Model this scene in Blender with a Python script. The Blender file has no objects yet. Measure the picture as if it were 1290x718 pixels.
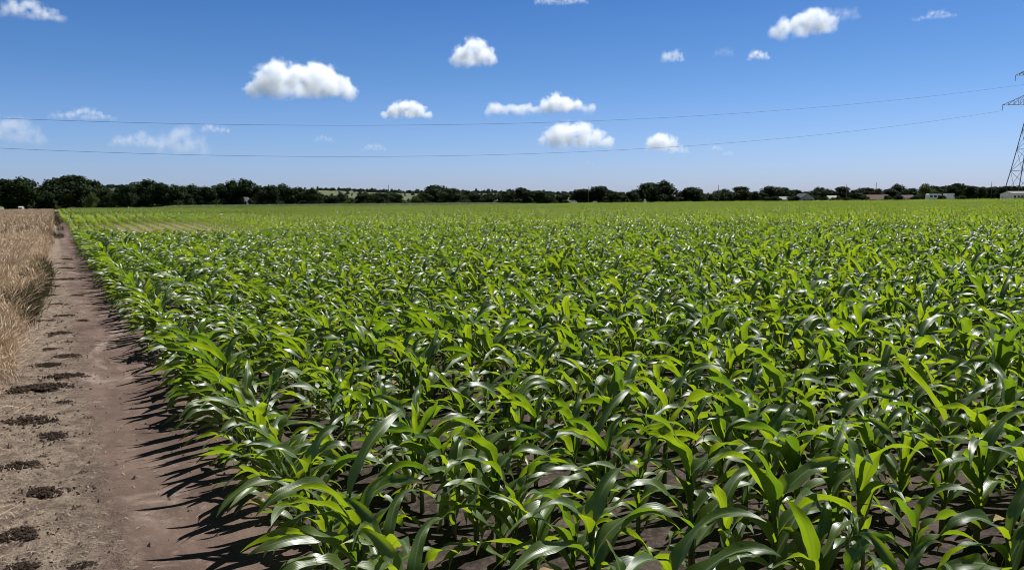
import bpy, bmesh, math, random
import numpy as np
from mathutils import Vector, Matrix, noise as mnoise

random.seed(7)
np.random.seed(7)
S = bpy.context.scene
COL = S.collection
R = math.radians
PI = math.pi

# ------------------------------------------------------------------ camera
FPX = 956.0                      # focal length in pixels of a 1290 wide picture
W, H = 1290.0, 718.0
YAW, ROLL = R(30.9), R(0.42)
PITCH = math.atan((359 - 254.5) / FPX)
CAM = Vector((0, 0, 1.70))
_f0 = Vector((math.sin(YAW), math.cos(YAW), 0))
_r0 = Vector((math.cos(YAW), -math.sin(YAW), 0))
F = (_f0 * math.cos(PITCH) - Vector((0, 0, 1)) * math.sin(PITCH)).normalized()
U0 = _r0.cross(F).normalized()
RT = (_r0 * math.cos(ROLL) - U0 * math.sin(ROLL)).normalized()
UP = RT.cross(F).normalized()


def ray(px, py):
    return F + RT * ((px - 645) / FPX) + UP * ((359 - py) / FPX)


def project(p):
    d = Vector(p) - CAM
    z = d.dot(F)
    if z < 0.05:
        return None
    return 645 + FPX * d.dot(RT) / z, 359 - FPX * d.dot(UP) / z, z


def at(px, py, depth):
    """the point that stands at this place in the picture, this many metres in front"""
    return CAM + ray(px, py) * depth


def smooth(a, b, x):
    t = min(1.0, max(0.0, (x - a) / (b - a)))
    return t * t * (3 - 2 * t)


def terrain(x, y):
    d = math.hypot(x, y)
    k = smooth(25, 120, d)
    side = smooth(0.15, 0.95, math.atan2(x, max(y, 0.01)) / R(65)) if y > 0 else 1
    far = 1 - smooth(500, 900, d)
    z = 0.75 * side * smooth(60, 280, d) * far
    z += k * far * (0.10 * math.sin(x * 0.045 + 1.0) * math.cos(y * 0.037) + 0.06 * math.sin(y * 0.09 + x * 0.03))
    # shallow hollow in the corner of the corn
    z -= 0.10 * math.exp(-(((x - 6) / 9) ** 2 + ((y - 38) / 9) ** 2))
    z += 0.45 * math.exp(-(((x - 7) / 12) ** 2 + ((y - 66) / 15) ** 2))
    return z


def ground_at(px, depth):
    """the ground below this column of the picture at this depth"""
    p = at(px, 254, depth)
    return Vector((p.x, p.y, terrain(p.x, p.y)))


cam_d = bpy.data.cameras.new('camera')
cam_d.sensor_width = 36
cam_d.lens = FPX / W * 36
cam_d.clip_start = 0.05
cam_d.clip_end = 60000
cam = bpy.data.objects.new('camera', cam_d)
COL.objects.link(cam)
m = Matrix((RT, UP, -F)).transposed().to_4x4()
m.translation = CAM
cam.matrix_world = m
S.camera = cam

# ------------------------------------------------------------------ light
SUN_AZ, SUN_EL = R(82), R(63)
world = bpy.data.worlds.new('World')
S.world = world
world.use_nodes = True
wn = world.node_tree.nodes
wl = world.node_tree.links
wn.clear()
sky = wn.new('ShaderNodeTexSky')
sky.sky_type = 'NISHITA'
sky.sun_disc = False
sky.sun_elevation = SUN_EL
sky.sun_rotation = SUN_AZ
sky.altitude = 200
sky.air_density = 1.0
sky.dust_density = 0.8
sky.ozone_density = 3.0
bg = wn.new('ShaderNodeBackground')
bg.inputs['Strength'].default_value = 0.05
wo = wn.new('ShaderNodeOutputWorld')
tint = wn.new('ShaderNodeMix')
tint.data_type = 'RGBA'
tint.blend_type = 'MULTIPLY'
tint.inputs[0].default_value = 1.0
wtc = wn.new('ShaderNodeTexCoord')
wsep = wn.new('ShaderNodeSeparateXYZ')
wl.new(wtc.outputs['Generated'], wsep.inputs[0])
ramp = wn.new('ShaderNodeValToRGB')
ce = ramp.color_ramp.elements
ce[0].position, ce[0].color = 0.0, (0.93, 1.07, 1.70, 1)
ce[1].position, ce[1].color = 0.60, (0.11, 0.22, 0.32, 1)
for q, c in ((0.07, (0.76, 0.96, 1.46, 1)), (0.16, (0.50, 0.79, 1.20, 1)), (0.26, (0.33, 0.64, 1.08, 1))):
    e = ce.new(q)
    e.color = c
wl.new(wsep.outputs[2], ramp.inputs[0])
wl.new(ramp.outputs[0], tint.inputs[7])
wl.new(sky.outputs['Color'], tint.inputs[6])
wl.new(tint.outputs[2], bg.inputs['Color'])
wl.new(bg.outputs['Background'], wo.inputs['Surface'])

sun_d = bpy.data.lights.new('sun', 'SUN')
sun_d.energy = 5.0
sun_d.angle = R(0.5)
sun_d.color = (1.0, 0.985, 0.955)
sun = bpy.data.objects.new('sun', sun_d)
COL.objects.link(sun)
to_sun = Vector((math.sin(SUN_AZ) * math.cos(SUN_EL), math.cos(SUN_AZ) * math.cos(SUN_EL), math.sin(SUN_EL)))
sun.rotation_euler = to_sun.to_track_quat('Z', 'Y').to_euler()
sun.location = (0, 0, 50)

S.view_settings.view_transform = 'Standard'
S.view_settings.look = 'None'
S.view_settings.exposure = 0.85
S.view_settings.gamma = 1.0
S.view_settings.use_curve_mapping = False
S.render.engine = 'CYCLES'
S.cycles.max_bounces = 30
S.cycles.filter_width = 1.0
S.cycles.diffuse_bounces = 1
S.cycles.glossy_bounces = 2
S.cycles.transmission_bounces = 4
S.cycles.volume_bounces = 30
S.cycles.transparent_max_bounces = 8


# ------------------------------------------------------------------ materials
class NT:
    def __init__(self, name):
        self.m = bpy.data.materials.new(name)
        self.m.use_nodes = True
        self.t = self.m.node_tree
        self.t.nodes.clear()
        self.out = self.t.nodes.new('ShaderNodeOutputMaterial')

    def n(self, kind, **kw):
        nd = self.t.nodes.new('ShaderNode' + kind)
        for k, v in kw.items():
            setattr(nd, k, v)
        return nd

    def l(self, a, b):
        self.t.links.new(a, b)

    def val(self, sock, v):
        if hasattr(v, 'is_linked') or hasattr(v, 'links'):
            self.l(v, sock)
        else:
            sock.default_value = v

    def math(self, op, a, b=0.0, c=0.0, clamp=False):
        nd = self.n('Math', operation=op, use_clamp=clamp)
        self.val(nd.inputs[0], a)
        self.val(nd.inputs[1], b)
        self.val(nd.inputs[2], c)
        return nd.outputs[0]

    def maprange(self, v, a, b, c=0.0, d=1.0, smoothstep=True):
        nd = self.n('MapRange')
        nd.interpolation_type = 'SMOOTHSTEP' if smoothstep else 'LINEAR'
        self.val(nd.inputs[0], v)
        for i, q in enumerate((a, b, c, d)):
            self.val(nd.inputs[i + 1], q)
        return nd.outputs[0]

    def mix(self, f, a, b, blend='MIX'):
        nd = self.n('Mix', data_type='RGBA', blend_type=blend)
        self.val(nd.inputs[0], f)
        for i, q in ((6, a), (7, b)):
            if isinstance(q, tuple):
                nd.inputs[i].default_value = (*q, 1) if len(q) == 3 else q
            else:
                self.l(q, nd.inputs[i])
        return nd.outputs[2]

    def noise(self, vec, scale, detail=4, rough=0.55, dist=0.0):
        nd = self.n('TexNoise')
        nd.inputs['Scale'].default_value = scale
        nd.inputs['Detail'].default_value = detail
        nd.inputs['Roughness'].default_value = rough
        nd.inputs['Distortion'].default_value = dist
        if vec is not None:
            self.l(vec, nd.inputs['Vector'])
        return nd.outputs[0]

    def pos(self):
        return self.n('NewGeometry').outputs['Position']

    def sep(self, v):
        nd = self.n('SeparateXYZ')
        self.l(v, nd.inputs[0])
        return nd.outputs

    def principled(self, col, rough=0.8, spec=0.3, bump=None, bump_d=0.01, bump_s=1.0, metal=0.0):
        nd = self.n('BsdfPrincipled')
        if isinstance(col, tuple):
            nd.inputs['Base Color'].default_value = (*col, 1)
        else:
            self.l(col, nd.inputs['Base Color'])
        self.val(nd.inputs['Roughness'], rough)
        self.val(nd.inputs['Specular IOR Level'], spec)
        nd.inputs['Metallic'].default_value = metal
        if bump is not None:
            b = self.n('Bump')
            b.inputs['Distance'].default_value = bump_d
            b.inputs['Strength'].default_value = bump_s
            self.l(bump, b.inputs['Height'])
            self.l(b.outputs[0], nd.inputs['Normal'])
        return nd

    def done(self, shader):
        self.l(shader, self.out.inputs['Surface'])
        return self.m


def leaf_material(name, base, base2, trans, trans_w=0.45, rough=0.36, spec=0.5, deep=0.40, rib=(0.15, 0.20, 0.08)):
    t = NT(name)
    uv = t.n('TexCoord').outputs['UV']
    u, v, _ = t.sep(uv)
    rnd = t.n('ObjectInfo').outputs['Random']
    mid = t.math('ABSOLUTE', t.math('SUBTRACT', u, 0.5))
    col = t.mix(rnd, base, base2)
    patch = t.noise(t.pos(), 1.6, 2)
    col = t.mix(t.maprange(patch, 0.35, 0.7, 0.0, 0.55), col, base2)
    ribf = t.maprange(mid, 0.02, 0.075, 0.9, 0.0)
    col = t.mix(ribf, col, rib)
    # yellowing towards the tip of a few leaves
    tip = t.math('MULTIPLY', t.maprange(v, 0.82, 1.0), t.math('GREATER_THAN', rnd, 0.7))
    col = t.mix(tip, col, (0.20, 0.15, 0.04))
    wav = t.n('TexWave', wave_type='BANDS', bands_direction='X')
    wav.inputs['Scale'].default_value = 3.5
    wav.inputs['Distortion'].default_value = 1.0
    t.l(uv, wav.inputs['Vector'])
    p = t.principled(col, t.maprange(t.noise(t.pos(), 9, 2), 0.3, 0.7, rough - 0.05, rough + 0.12), spec,
                     bump=wav.outputs['Fac'], bump_d=0.002, bump_s=0.12)
    p.inputs['Sheen Weight'].default_value = 0.04
    p.inputs['Sheen Roughness'].default_value = 0.4
    tr = t.n('BsdfTranslucent')
    tc = t.mix(t.maprange(rnd, 0.15, 0.95), trans, (trans[0] * deep, trans[1] * (deep + 0.16), trans[2]))
    tc = t.mix(ribf, tc, (trans[0] * 0.6, trans[1] * 0.6, trans[2]))
    t.l(tc, tr.inputs['Color'])
    ms = t.n('MixShader')
    ms.inputs[0].default_value = trans_w
    t.l(p.outputs[0], ms.inputs[1])
    t.l(tr.outputs[0], ms.inputs[2])
    return t.done(ms.outputs[0])


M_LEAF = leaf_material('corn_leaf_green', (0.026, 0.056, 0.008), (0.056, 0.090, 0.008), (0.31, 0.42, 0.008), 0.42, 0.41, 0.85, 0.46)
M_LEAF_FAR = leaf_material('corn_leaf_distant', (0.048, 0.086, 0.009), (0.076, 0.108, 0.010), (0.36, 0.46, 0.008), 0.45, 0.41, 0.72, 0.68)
M_DRY = leaf_material('withered_corn_leaf', (0.20, 0.15, 0.06), (0.26, 0.19, 0.08), (0.30, 0.22, 0.06), 0.3, 0.6, 0.2)
M_STRIP = leaf_material('tall_crop_leaf', (0.085, 0.125, 0.045), (0.11, 0.14, 0.055), (0.22, 0.28, 0.06), 0.25, 0.5, 0.4)


def stalk_material():
    t = NT('corn_stalk_green')
    z = t.sep(t.n('TexCoord').outputs['Object'])[2]
    col = t.mix(t.maprange(z, 0.02, 0.2), (0.11, 0.095, 0.05), (0.085, 0.14, 0.025))
    col = t.mix(t.maprange(t.noise(t.pos(), 60, 2), 0.4, 0.7, 0, 0.4), col, (0.05, 0.08, 0.02))
    return t.done(t.principled(col, 0.5, 0.4).outputs[0])


M_STALK = stalk_material()


def soil_ground():
    t = NT('field_soil')
    p = t.pos()
    x, y, z = t.sep(p)
    n1 = t.noise(p, 3.0, 6, 0.65)
    n2 = t.noise(p, 26.0, 5, 0.7)
    col = t.mix(t.maprange(n1, 0.35, 0.68), (0.018, 0.013, 0.010), (0.058, 0.042, 0.035))
    col = t.mix(t.maprange(n2, 0.45, 0.75, 0, 0.6), col, (0.10, 0.078, 0.062))
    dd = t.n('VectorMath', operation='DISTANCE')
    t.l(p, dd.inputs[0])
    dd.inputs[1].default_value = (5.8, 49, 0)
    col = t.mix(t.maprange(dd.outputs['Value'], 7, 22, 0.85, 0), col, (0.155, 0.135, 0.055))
    vd = t.n('VectorMath', operation='LENGTH')
    t.l(p, vd.inputs[0])
    d = vd.outputs['Value']
    n3 = t.noise(p, 0.012, 4, 0.5)
    grass = t.mix(t.maprange(n3, 0.42, 0.6), (0.085, 0.105, 0.035), (0.24, 0.20, 0.10))
    col = t.mix(t.maprange(d, 250, 290), col, grass)
    col = t.mix(t.maprange(d, 450, 1000), col, (0.045, 0.055, 0.040))
    h = t.math('ADD', n1, t.math('MULTIPLY', n2, 0.5))
    return t.done(t.principled(col, 0.95, 0.15, bump=h, bump_d=0.05, bump_s=0.8).outputs[0])


def path_material():
    t = NT('dirt_path_soil')
    p = t.pos()
    x, y, z = t.sep(p)
    mp = t.n('Mapping')
    mp.inputs['Scale'].default_value = (1.0, 0.45, 1.0)
    t.l(p, mp.inputs['Vector'])
    ps = mp.outputs[0]
    nb = t.noise(ps, 2.3, 5, 0.6)
    nm = t.noise(p, 11.0, 6, 0.7)
    nf = t.noise(p, 70.0, 4, 0.7)
    ns = t.noise(p, 260.0, 3, 0.7)
    # smooth rolled track
    track = t.mix(t.maprange(nb, 0.35, 0.68), (0.064, 0.042, 0.033), (0.110, 0.076, 0.060))
    track = t.mix(t.maprange(nm, 0.52, 0.74, 0, 0.7), track, (0.155, 0.116, 0.096))
    track = t.mix(t.maprange(t.noise(ps, 1.1, 6, 0.7, 1.5), 0.52, 0.66, 0, 0.7), track, (0.21, 0.163, 0.135))
    track = t.mix(t.maprange(nf, 0.62, 0.72, 0, 0.5), track, (0.055, 0.038, 0.030))
    # crumbly, straw strewn verge towards the wheat
    verge = t.mix(t.maprange(nm, 0.35, 0.65), (0.120, 0.086, 0.067), (0.285, 0.222, 0.166))
    verge = t.mix(t.maprange(nf, 0.54, 0.64, 0, 0.85), verge, (0.045, 0.032, 0.026))
    verge = t.mix(t.maprange(ns, 0.56, 0.66, 0, 0.7), verge, (0.33, 0.275, 0.21))
    edge = t.math('ADD', x, t.math('MULTIPLY', t.math('SUBTRACT', t.noise(p, 4.5, 6, 0.7), 0.5), 0.7))
    col = t.mix(t.maprange(edge, -0.06, 0.24), verge, track)
    # cloddy soil at the foot of the corn
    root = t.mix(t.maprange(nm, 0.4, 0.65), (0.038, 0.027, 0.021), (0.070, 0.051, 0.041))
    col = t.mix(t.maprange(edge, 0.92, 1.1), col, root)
    h = t.math('ADD', t.math('MULTIPLY', nm, t.maprange(edge, 0.0, 0.25, 1.0, 0.35)), t.math('MULTIPLY', nf, t.maprange(edge, 0.0, 0.25, 0.7, 0.12)))
    h = t.math('ADD', h, t.math('MULTIPLY', ns, t.maprange(edge, 0.0, 0.25, 0.2, 0.03)))
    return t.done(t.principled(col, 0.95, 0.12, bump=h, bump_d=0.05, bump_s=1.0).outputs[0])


def simple(name, col, rough=0.8, spec=0.3, var=0.25, scale=8.0, metal=0.0, bump=0.0):
    t = NT(name)
    p = t.pos()
    nz = t.noise(p, scale, 5, 0.6)
    dark = tuple(c * (1 - var) for c in col)
    lite = tuple(min(1, c * (1 + var)) for c in col)
    c = t.mix(t.maprange(nz, 0.3, 0.7), dark, lite)
    return t.done(t.principled(c, rough, spec, bump=nz if bump else None, bump_d=bump or 0.01, metal=metal).outputs[0])


def foliage(name, a, b, tr=(0.06, 0.10, 0.01), trans_w=0.25):
    t = NT(name)
    rnd = t.n('ObjectInfo').outputs['Random']
    nz = t.noise(t.n('TexCoord').outputs['Object'], 0.5, 3)
    c = t.mix(t.maprange(nz, 0.35, 0.65), a, b)
    c = t.mix(t.math('MULTIPLY', rnd, 0.5), c, tuple(q * 0.55 for q in a))
    p = t.principled(c, 0.75, 0.08)
    trn = t.n('BsdfTranslucent')
    trn.inputs['Color'].default_value = (*tr, 1)
    ms = t.n('MixShader')
    ms.inputs[0].default_value = trans_w
    t.l(p.outputs[0], ms.inputs[1])
    t.l(trn.outputs[0], ms.inputs[2])
    return t.done(ms.outputs[0])


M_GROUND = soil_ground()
M_PATH = path_material()
M_PIT_SHADE = simple('pit_shade_soil', (0.033, 0.023, 0.017), 0.95, 0.1, 0.5, 40, bump=0.01)  # shade of the verge hollows, put into the soil colour
M_CRUMB = simple('dry_soil_crumb', (0.08, 0.06, 0.048), 0.95, 0.1, 0.5, 30)
M_STRAW = simple('dry_straw', (0.24, 0.19, 0.13), 0.7, 0.3, 0.3, 15)
M_TREE = foliage('tree_foliage', (0.011, 0.020, 0.007), (0.026, 0.042, 0.011), (0.03, 0.055, 0.008), 0.15)
M_TREE_PALE = foliage('pale_tree_foliage', (0.055, 0.075, 0.025), (0.10, 0.12, 0.04))
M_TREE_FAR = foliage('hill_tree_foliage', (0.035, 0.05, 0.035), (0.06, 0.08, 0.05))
M_WEED = foliage('weed_foliage', (0.032, 0.032, 0.015), (0.085, 0.066, 0.036), (0.05, 0.05, 0.015), 0.15)
M_BARK = simple('tree_bark', (0.06, 0.05, 0.04), 0.9, 0.1)
M_STEEL = simple('galvanised_steel', (0.15, 0.17, 0.20), 0.6, 0.4, 0.15, 2.0)
M_WIRE = simple('weathered_aluminium_wire', (0.11, 0.14, 0.20), 0.5, 0.4, 0.05)
M_GLASSI = simple('brown_insulator_glaze', (0.10, 0.06, 0.04), 0.3, 0.5)
M_GREYW = simple('dull_white_wall', (0.36, 0.36, 0.35), 0.8, 0.2, 0.2, 1.0)
M_WHITE = simple('white_painted_wall', (0.72, 0.72, 0.70), 0.7, 0.3, 0.08, 1.0)
M_BEIGE = simple('beige_render_wall', (0.24, 0.20, 0.16), 0.85, 0.2, 0.15, 1.0)
M_ROOF = simple('red_brown_roof_tiles', (0.055, 0.028, 0.024), 0.85, 0.2, 0.3, 3.0)
M_ROOFG = simple('grey_roof_sheet', (0.05, 0.047, 0.045), 0.6, 0.3, 0.2, 2.0)
M_PANE = simple('dark_window_glass', (0.02, 0.025, 0.03), 0.1, 0.6, 0.1)
M_RUBBER = simple('black_rubber', (0.02, 0.02, 0.02), 0.8, 0.2)
M_WOOD = simple('weathered_pole_wood', (0.11, 0.09, 0.075), 0.9, 0.15)


def wheat_material():
    t = NT('ripe_wheat')
    rnd = t.n('ObjectInfo').outputs['Random']
    u, v, _ = t.sep(t.n('TexCoord').outputs['UV'])
    c = t.mix(rnd, (0.335, 0.228, 0.155), (0.50, 0.362, 0.252))
    c = t.mix(t.maprange(v, 0.75, 0.85, 0, 0.6), c, (0.46, 0.345, 0.22))
    c = t.mix(t.maprange(t.noise(t.pos(), 0.5, 3), 0.45, 0.65, 0, 0.6), c, (0.25, 0.18, 0.125))
    p = t.principled(c, 0.65, 0.3)
    tr = t.n('BsdfTranslucent')
    tr.inputs['Color'].default_value = (0.34, 0.235, 0.11, 1)
    ms = t.n('MixShader')
    ms.inputs[0].default_value = 0.25
    t.l(p.outputs[0], ms.inputs[1])
    t.l(tr.outputs[0], ms.inputs[2])
    return t.done(ms.outputs[0])


M_WHEAT = wheat_material()


def hill_material():
    t = NT('hill_fields')
    p = t.pos()
    vo = t.n('TexVoronoi')
    vo.inputs['Scale'].default_value = 0.004
    t.l(p, vo.inputs['Vector'])
    r, g, b = t.sep(vo.outputs['Color'])
    c = t.mix(t.maprange(r, 0.3, 0.7), (0.035, 0.048, 0.028), (0.085, 0.082, 0.048))
    c = t.mix(t.math('GREATER_THAN', g, 0.6), c, (0.07, 0.09, 0.04))
    c = t.mix(t.maprange(t.noise(p, 0.02, 4), 0.45, 0.6, 0, 0.4), c, (0.06, 0.08, 0.04))
    return t.done(t.principled(c, 0.95, 0.1).outputs[0])


M_HILL = hill_material()


# ------------------------------------------------------------------ mesh helpers
class MB:
    def __init__(self):
        self.v, self.f, self.uv, self.mi = [], [], [], []

    def quad_strip(self, rows, uvs, mi=0):
        """rows: list of lists of points (equal length)"""
        b = len(self.v)
        n = len(rows[0])
        for r_ in rows:
            self.v.extend(r_)
        for i in range(len(rows) - 1):
            for j in range(n - 1):
                a = i * n + j
                idx = (a, a + 1, a + n + 1, a + n)
                self.f.append(tuple(b + k for k in idx))
                self.uv.append([uvs[k] for k in idx])
                self.mi.append(mi)

    def poly(self, pts, uvs=None, mi=0):
        b = len(self.v)
        self.v.extend(pts)
        self.f.append(tuple(range(b, b + len(pts))))
        self.uv.append(uvs or [(0.5, 0.5)] * len(pts))
        self.mi.append(mi)

    def tube(self, pts, radii, n=6, mi=0, cap=True):
        b = len(self.v)
        for i, p in enumerate(pts):
            p = Vector(p)
            d = Vector(pts[min(i + 1, len(pts) - 1)]) - Vector(pts[max(i - 1, 0)])
            d.normalize()
            s = d.cross(Vector((0, 0, 1)))
            if s.length < 1e-3:
                s = d.cross(Vector((0, 1, 0)))
            s.normalize()
            t_ = d.cross(s)
            r_ = radii[i] if hasattr(radii, '__len__') else radii
            for k in range(n):
                a = 2 * PI * k / n
                self.v.append(tuple(p + s * (r_ * math.cos(a)) + t_ * (r_ * math.sin(a))))
        for i in range(len(pts) - 1):
            for k in range(n):
                k2 = (k + 1) % n
                self.f.append((b + i * n + k, b + i * n + k2, b + (i + 1) * n + k2, b + (i + 1) * n + k))
                vv = i / (len(pts) - 1)
                self.uv.append([(0.2, vv)] * 4)
                self.mi.append(mi)
        if cap:
            self.f.append(tuple(b + k for k in reversed(range(n))))
            self.uv.append([(0.2, 0)] * n)
            self.mi.append(mi)
            e = b + (len(pts) - 1) * n
            self.f.append(tuple(e + k for k in range(n)))
            self.uv.append([(0.2, 1)] * n)
            self.mi.append(mi)

    def box(self, lo, hi, mi=0):
        (a, b_, c), (d, e, f_) = lo, hi
        b = len(self.v)
        self.v.extend([(a, b_, c), (d, b_, c), (d, e, c), (a, e, c), (a, b_, f_), (d, b_, f_), (d, e, f_), (a, e, f_)])
        for q in ((3, 2, 1, 0), (4, 5, 6, 7), (0, 1, 5, 4), (1, 2, 6, 5), (2, 3, 7, 6), (3, 0, 4, 7)):
            self.f.append(tuple(b + k for k in q))
            self.uv.append([(0.5, 0.5)] * 4)
            self.mi.append(mi)

    def add(self, other, mat=None):
        b = len(self.v)
        if mat is None:
            self.v.extend(other.v)
        else:
            self.v.extend([tuple(mat @ Vector(p)) for p in other.v])
        self.f.extend([tuple(b + k for k in f_) for f_ in other.f])
        self.uv.extend(other.uv)
        self.mi.extend(other.mi)

    def mesh(self, name, mats, smooth_=True):
        me = bpy.data.meshes.new(name)
        me.from_pydata(self.v, [], self.f)
        ul = me.uv_layers.new(name='UVMap')
        flat = [c for uvs in self.uv for q in uvs for c in q]
        ul.data.foreach_set('uv', flat)
        if not isinstance(mats, (list, tuple)):
            mats = [mats]
        for mm in mats:
            me.materials.append(mm)
        me.polygons.foreach_set('material_index', self.mi)
        if smooth_:
            me.polygons.foreach_set('use_smooth', [True] * len(me.polygons))
        me.update()
        return me

    def build(self, name, mats, parent=None, smooth_=True):
        return link(name, self.mesh(name, mats, smooth_), parent)


def link(name, me, parent=None):
    o = bpy.data.objects.new(name, me)
    COL.objects.link(o)
    if parent:
        o.parent = parent
    return o


def thing(name, label, cat, loc=(0, 0, 0), rz=0.0, group=None, scale=None):
    o = bpy.data.objects.new(name, None)
    COL.objects.link(o)
    o.location = loc
    o.rotation_euler = (0, 0, rz)
    o.empty_display_size = 0.2
    if scale is not None:
        o.scale = scale
    tag(o, label, cat, group)
    return o


def tag(o, label=None, cat=None, group=None, kind=None):
    if label:
        o['label'] = label
    if cat:
        o['category'] = cat
    if group:
        o['group'] = group
    if kind:
        o['kind'] = kind
    return o


ONES = ['', 'first', 'second', 'third', 'fourth', 'fifth', 'sixth', 'seventh', 'eighth', 'ninth', 'tenth', 'eleventh', 'twelfth',
        'thirteenth', 'fourteenth', 'fifteenth', 'sixteenth', 'seventeenth', 'eighteenth', 'nineteenth']
TENS = {2: ('twentieth', 'twenty'), 3: ('thirtieth', 'thirty'), 4: ('fortieth', 'forty'), 5: ('fiftieth', 'fifty'),
        6: ('sixtieth', 'sixty'), 7: ('seventieth', 'seventy')}


def nth(n):
    if n < 20:
        return ONES[n]
    a, b = divmod(n, 10)
    return TENS[a][0] if b == 0 else TENS[a][1] + '-' + ONES[b]


def scatter(name, pts, protos, mats=None):
    """ONE object that sets prototype meshes on points: pts rows of x,y,z, rx,ry,rz, scale, index"""
    arr = np.array(pts, dtype=np.float32)
    me = bpy.data.meshes.new(name)
    me.vertices.add(len(arr))
    me.vertices.foreach_set('co', arr[:, 0:3].ravel())
    a = me.attributes.new('turn', 'FLOAT_VECTOR', 'POINT')
    a.data.foreach_set('vector', arr[:, 3:6].ravel())
    a = me.attributes.new('size', 'FLOAT', 'POINT')
    a.data.foreach_set('value', arr[:, 6].copy())
    a = me.attributes.new('pick', 'INT', 'POINT')
    a.data.foreach_set('value', arr[:, 7].astype(np.int32))
    me.update()
    o = link(name, me)
    pc = bpy.data.collections.new(name + '_shapes')
    for i, pm in enumerate(protos):
        po = bpy.data.objects.new('%s_shape_%02d' % (name, i), pm)
        pc.objects.link(po)
    ng = bpy.data.node_groups.new(name + '_scatter', 'GeometryNodeTree')
    ng.interface.new_socket('Geometry', in_out='INPUT', socket_type='NodeSocketGeometry')
    ng.interface.new_socket('Geometry', in_out='OUTPUT', socket_type='NodeSocketGeometry')
    N, L = ng.nodes, ng.links
    gi, go = N.new('NodeGroupInput'), N.new('NodeGroupOutput')
    ci = N.new('GeometryNodeCollectionInfo')
    ci.inputs['Collection'].default_value = pc
    ci.inputs['Separate Children'].default_value = True
    ci.inputs['Reset Children'].default_value = True
    iop = N.new('GeometryNodeInstanceOnPoints')

    def attr(nm, typ):
        nd = N.new('GeometryNodeInputNamedAttribute')
        nd.data_type = typ
        nd.inputs['Name'].default_value = nm
        return nd.outputs['Attribute']
    L.new(gi.outputs[0], iop.inputs['Points'])
    L.new(ci.outputs[0], iop.inputs['Instance'])
    iop.inputs['Pick Instance'].default_value = True
    L.new(attr('pick', 'INT'), iop.inputs['Instance Index'])
    e2r = N.new('FunctionNodeEulerToRotation')
    L.new(attr('turn', 'FLOAT_VECTOR'), e2r.inputs[0])
    L.new(e2r.outputs[0], iop.inputs['Rotation'])
    cx = N.new('ShaderNodeCombineXYZ')
    sz = attr('size', 'FLOAT')
    for i in range(3):
        L.new(sz, cx.inputs[i])
    L.new(cx.outputs[0], iop.inputs['Scale'])
    L.new(iop.outputs[0], go.inputs[0])
    md = o.modifiers.new('scatter', 'NODES')
    md.node_group = ng
    return o


# ------------------------------------------------------------------ ground, path, hills
def graded(lo, hi, fine, near):
    """coordinates fine around 0 and coarser outwards"""
    out = [0.0]
    s, x = fine, 0.0
    while x < hi:
        x += s
        out.append(x)
        if x > near:
            s *= 1.13
    neg = []
    s, x = fine, 0.0
    while x > lo:
        x -= s
        neg.append(x)
        if x < -near:
            s *= 1.13
    return sorted(neg) + out


gx = graded(-9000, 9000, 1.5, 60)
gy = graded(-9000, 9000, 1.5, 90)
gm = MB()
rows = [[(x, y, terrain(x, y) - 0.004) for x in gx] for y in gy]
gm.quad_strip([r_[::-1] for r_ in rows], [(0, 0)] * (len(gx) * len(gy)))
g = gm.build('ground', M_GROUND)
tag(g, kind='structure')
if g.data.polygons[0].normal.z < 0:
    g.data.flip_normals()


def path_z(x, y):
    n1 = mnoise.noise(Vector((x * 2.2, y * 1.1, 0.3)))
    n2 = mnoise.noise(Vector((x * 9, y * 7, 4.0)))
    n3 = mnoise.noise(Vector((x * 28, y * 28, 9.0)))
    rough = 1 - smooth(-0.02, 0.18, x + 0.06 * n2) + smooth(0.85, 1.1, x)
    z = 0.03 + 0.012 * n1 + n2 * (0.003 + 0.016 * rough) + n3 * (0.0012 + 0.011 * rough)
    z -= 0.022 * math.exp(-((x - 0.5) / 0.28) ** 2)
    z += 0.03 * smooth(0.85, 1.1, x) * (1 - smooth(1.2, 1.38, x))
    return z


def path_sheet():
    mb = MB()
    xs = [-1.3 + i * 0.03 for i in range(92)]
    ys, y, s = [], -1.0, 0.03
    while y < 235:
        ys.append(y)
        y += s
        if y > 9:
            s = min(2.0, s * 1.035)
    rr = []
    for y in ys:
        row = []
        for x in xs:
            e = min(1, (x + 1.3) / 0.12, (1.43 - x) / 0.12)
            row.append((x, y, terrain(x, y) + (path_z(x, y) * max(0, e) - 0.03 * (1 - max(0, e)))))
        rr.append(row)
    mb.quad_strip(rr, [(0, 0)] * (len(xs) * len(ys)))
    o = mb.build('dirt_path', M_PATH)
    tag(o, kind='structure')
    return o


path_sheet()

HILL = [(-200, 240), (60, 238), (140, 235.5), (220, 239), (330, 240), (400, 239.5), (430, 240), (520, 242), (640, 243), (780, 245),
        (900, 246), (1000, 247.5), (1150, 247), (1300, 247), (1500, 249)]


def hill_top(px):
    for (a, ya), (b, yb) in zip(HILL, HILL[1:]):
        if a <= px <= b:
            t_ = (px - a) / (b - a)
            return ya + (yb - ya) * t_
    return 249


def hills():
    mb = MB()
    rr = []
    cols = list(range(-200, 1500, 12))
    for px in cols:
        row = []
        top = hill_top(px) + 1.6
        q = at(px, top, 2400)
        for k in range(14):
            t_ = k / 13
            dep = 900 + 1800 * t_
            p = at(px, 254, dep)
            hz = q.z * smooth(0, 0.85, t_) * (1 - 0.3 * smooth(0.86, 1, t_))
            hz += 4 * mnoise.noise(Vector((p.x * 0.004, p.y * 0.004, 0))) * smooth(0, 0.4, t_)
            row.append((p.x, p.y, hz - 0.5))
        rr.append(row)
    mb.quad_strip(rr, [(0, 0)] * (len(cols) * 14))
    o = mb.build('hills', M_HILL)
    if o.data.polygons[0].normal.z < 0:
        o.data.flip_normals()
    tag(o, kind='structure')


hills()


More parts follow.
